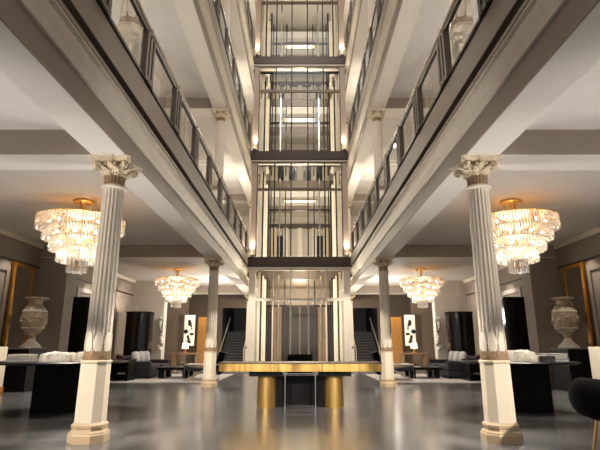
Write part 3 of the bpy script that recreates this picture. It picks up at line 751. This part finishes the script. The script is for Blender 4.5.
# foreground velvet chair at the right edge
vc = thing('barrel_chair', 'black velvet barrel chair on slim brass legs at the right foreground edge', 'chair', (3.86, 5.75, 0))
pts = []
for i in range(25):
    a = math.radians(60 + 240*i/24); pts.append((0.50*math.cos(a), 0.44*math.sin(a), 0.66))
bk = MB().tube(pts, [0.10 + 0.06*math.sin(PI*i/24) for i in range(25)], 14).build('backrest', 'velvet', vc, smooth=80)
for v in bk.data.vertices: v.co.z = 0.66 + (v.co.z-0.66)*1.35
MB().lathe([(0.30,0.38),(0.44,0.42),(0.47,0.50),(0.44,0.57),(0.30,0.60)], 36).build('seat', 'velvet', vc, smooth=60)
for x in (-0.36, 0.36):
    for y in (-0.3, 0.3): MB().tube([(x*0.8,y*0.8,0.42),(x,y,0.0)], 0.016, 8).build('leg', 'gold', vc, smooth=60)
MB().tube([(-0.345,-0.288,0.15),(0.345,-0.288,0.15)], 0.009, 6).build('stretcher', 'gold', vc)

# ------------------------------------------------------------------ lights
def point(loc, e, col=(1.0, 0.84, 0.64), r=0.15):
    l = bpy.data.lights.new('lamp', 'POINT'); l.energy = e; l.color = col; l.shadow_soft_size = r
    o = bpy.data.objects.new('lamp', l); o.location = loc; COL.objects.link(o); return o
def spot(loc, to, e, ang=50, col=(1.0, 0.91, 0.8), r=0.06, blend=0.5):
    l = bpy.data.lights.new('spot_lamp', 'SPOT'); l.energy = e; l.color = col; l.shadow_soft_size = r
    l.spot_size = math.radians(ang); l.spot_blend = blend
    o = bpy.data.objects.new('spot_lamp', l); o.location = loc; COL.objects.link(o)
    d = Vector(to) - Vector(loc); o.rotation_euler = d.to_track_quat('-Z', 'Y').to_euler(); return o
def area(loc, to, sx, sy, e, col=(1.0, 0.9, 0.78)):
    l = bpy.data.lights.new('area_lamp', 'AREA'); l.shape = 'RECTANGLE'; l.size = sx; l.size_y = sy; l.energy = e; l.color = col
    o = bpy.data.objects.new('area_lamp', l); o.location = loc; COL.objects.link(o)
    d = Vector(to) - Vector(loc); o.rotation_euler = d.to_track_quat('-Z', 'Y').to_euler(); return o
for (x, y) in CH:
    point((x, y, 3.75), 45, (1.0, 0.95, 0.87), 0.4)
    point((x, y, 3.3), 40, (1.0, 0.95, 0.87), 0.25)
    point((x, y, 3.99), 42, (1.0, 0.64, 0.34), 0.1)
for s in (-1, 1):
    spot((s*5.9, 2.2, 4.1), (s*2.77, 6.86, 0.45), 1500, 16)
    spot((s*5.2, 2.6, 2.2), (s*2.78, 6.86, 2.9), 200, 34, (1.0, 0.9, 0.8))
    spot((-s*1.6, 4.2, 8.5), (s*2.78, 6.86, 6.2), 260, 30)  # this and next: added mid-air spots, no fixtures, brighten gallery columns
    spot((-s*1.6, 11.0, 8.8), (s*2.78, 15.42, 7.5), 200, 40)
    spot((-s*0.9, 8.8, 4.4), (s*2.77, 6.86, 0.5), 900, 20)
    spot((s*5.4, 11.5, 4.2), (s*2.83, 15.42, 0.45), 900, 18)
    spot((-s*0.3, 12.8, 4.4), (s*2.83, 15.42, 0.9), 500, 26)
    spot((s*1.5, 17.0, 4.5), (s*2.5, 24.0, 0.8), 700, 35)
    spot((s*2.3, 0.5, 4.7), (s*0.72, 10.4, 0.5), 2600, 9, (1.0, 0.9, 0.74))  # unseen added spot that brightens the brass drum legs
    spot((s*0.4, 6.2, 4.7), (s*0.8, 10.3, 0.8), 350, 26)
    spot((s*4.5, 8.3, 4.3), (s*4.6, 9.8, 0.95), 170, 44, (1.0, 0.94, 0.86))
    point((s*4.3, 23.6, 2.6), 200, (1.0, 0.92, 0.82), 0.3)
    for k in range(3):
        z = k*LV + 5.36
        spot((s*2.22, YS-0.11, z), (s*2.22, YS+0.02, z+2.5), 160, 60)
        point((s*3.7, 22.5, k*LV+LV+2.4), (125, 85, 60)[k], (1.0, 0.91, 0.78), 0.3)
        point((s*5.0, 11.0, k*LV+LV+1.6), (65, 50, 45)[k], (1.0, 0.96, 0.93), 0.4)
    point((s*5.0, 6.0, LV+2.2), 60, (1.0, 0.94, 0.88), 0.4)
    for y in (9.0, 13.4, 18.8): spot((s*7.6, y, 4.3), (s*8.2, y+0.1, 2.0), 70, 70)
    spot((s*7.4, 21.6, 3.0), (s*8.35, 22.3, 3.3), 60, 60)
    spot((s*5.7, 12.6, 4.2), (s*5.2, 11.0, 0), 420, 110, (1.0, 0.93, 0.84), 0.12)
    spot((s*5.5, 7.9, 4.25), (s*5.5, 7.9, 0), 110, 100, (1.0, 0.93, 0.84), 0.12)
    spot((s*2.2, YS-0.2, 3.3), (s*2.42, 13.0, 4.5), 320, 40, (1.0, 0.9, 0.76), 0.1)  # added spot without a fixture, brightens cornices towards the tower
    spot((s*6.2, 25.0, 4.3), (s*5.95, 26.2, 2.0), 60, 50)
    spot((s*5.6, 27.8, 4.2), (s*5.6, 28.9, 1.4), 120, 60, (1.0, 0.72, 0.4))
    point((s*4.15, 32.5, 4.5), 18, (1.0, 0.9, 0.8), 0.2)
    spot((s*5.6, 17.4, 4.3), (s*5.6, 18.8, 0), 120, 90, (1.0, 0.94, 0.86), 0.1)
    spot((s*4.4, 18.2, 4.3), (s*4.2, 18.2, 0), 80, 90, (1.0, 0.94, 0.86), 0.1)
for k in range(4): point((0, 28.3, k*LV+(2.6 if k else 3.4)), (0, 55, 26, 20)[k] if k else 140, (1.0, 0.86, 0.66), 0.4)
for k in range(4):  # added points inside the glass, no fixtures, brighten the inner posts
    point((0, YS+0.4, k*LV+0.4 + (1.6 if k == 0 else 0)), 190 if k < 2 else 120, (1.0, 0.9, 0.75), 0.1)
    point((0, YS+0.5, k*LV+3.9), 110, (1.0, 0.9, 0.75), 0.1)
for s in (-1, 1):  # added upward fill spots without fixtures, brighten soffits and ceilings
    spot((s*6.4, 3.4, 0.5), (s*6.0, 4.6, 4.0), 170, 110, (1.0, 0.96, 0.93), 0.3)
    spot((s*1.3, 7.2, 0.3), (s*2.9, 7.8, 4.0), 140, 80, (1.0, 0.95, 0.91), 0.2)
    spot((s*4.6, 5.2, 0.3), (s*4.2, 6.4, 4.0), 130, 90, (1.0, 0.95, 0.91), 0.2)
point((0, 28.6, 3.7), 280, (1.0, 0.9, 0.72), 0.25)
area((0, 9, 21.0), (0, 9, 0), 4.0, 16, 700, (1.0, 0.97, 0.95))  # unseen overhead fill added for soft light in the atrium

w = bpy.data.worlds.new('world'); sc.world = w; w.use_nodes = True
w.node_tree.nodes['Background'].inputs[0].default_value = (1.0, 0.97, 0.96, 1)
w.node_tree.nodes['Background'].inputs[1].default_value = 0.28

# ------------------------------------------------------------------ camera
cam = bpy.data.cameras.new('camera'); cam.sensor_width = 36; cam.lens = 475/600*36; cam.shift_x = -0.002
co = bpy.data.objects.new('camera', cam); COL.objects.link(co)
co.location = (0.08, 0, EYE); co.rotation_euler = (math.radians(90+14.147), 0, 0)
sc.camera = co
cam.clip_end = 200
vs = sc.view_settings
vs.view_transform = 'Standard'; vs.look = 'None'; vs.gamma = 1.0; vs.exposure = 0.8; vs.use_curve_mapping = False
sc.cycles.use_denoising = True
sc.cycles.max_bounces = 10; sc.cycles.diffuse_bounces = 5; sc.cycles.transparent_max_bounces = 24
sc.cycles.sample_clamp_indirect = 5.0
sc.cycles.sample_clamp_direct = 8.0
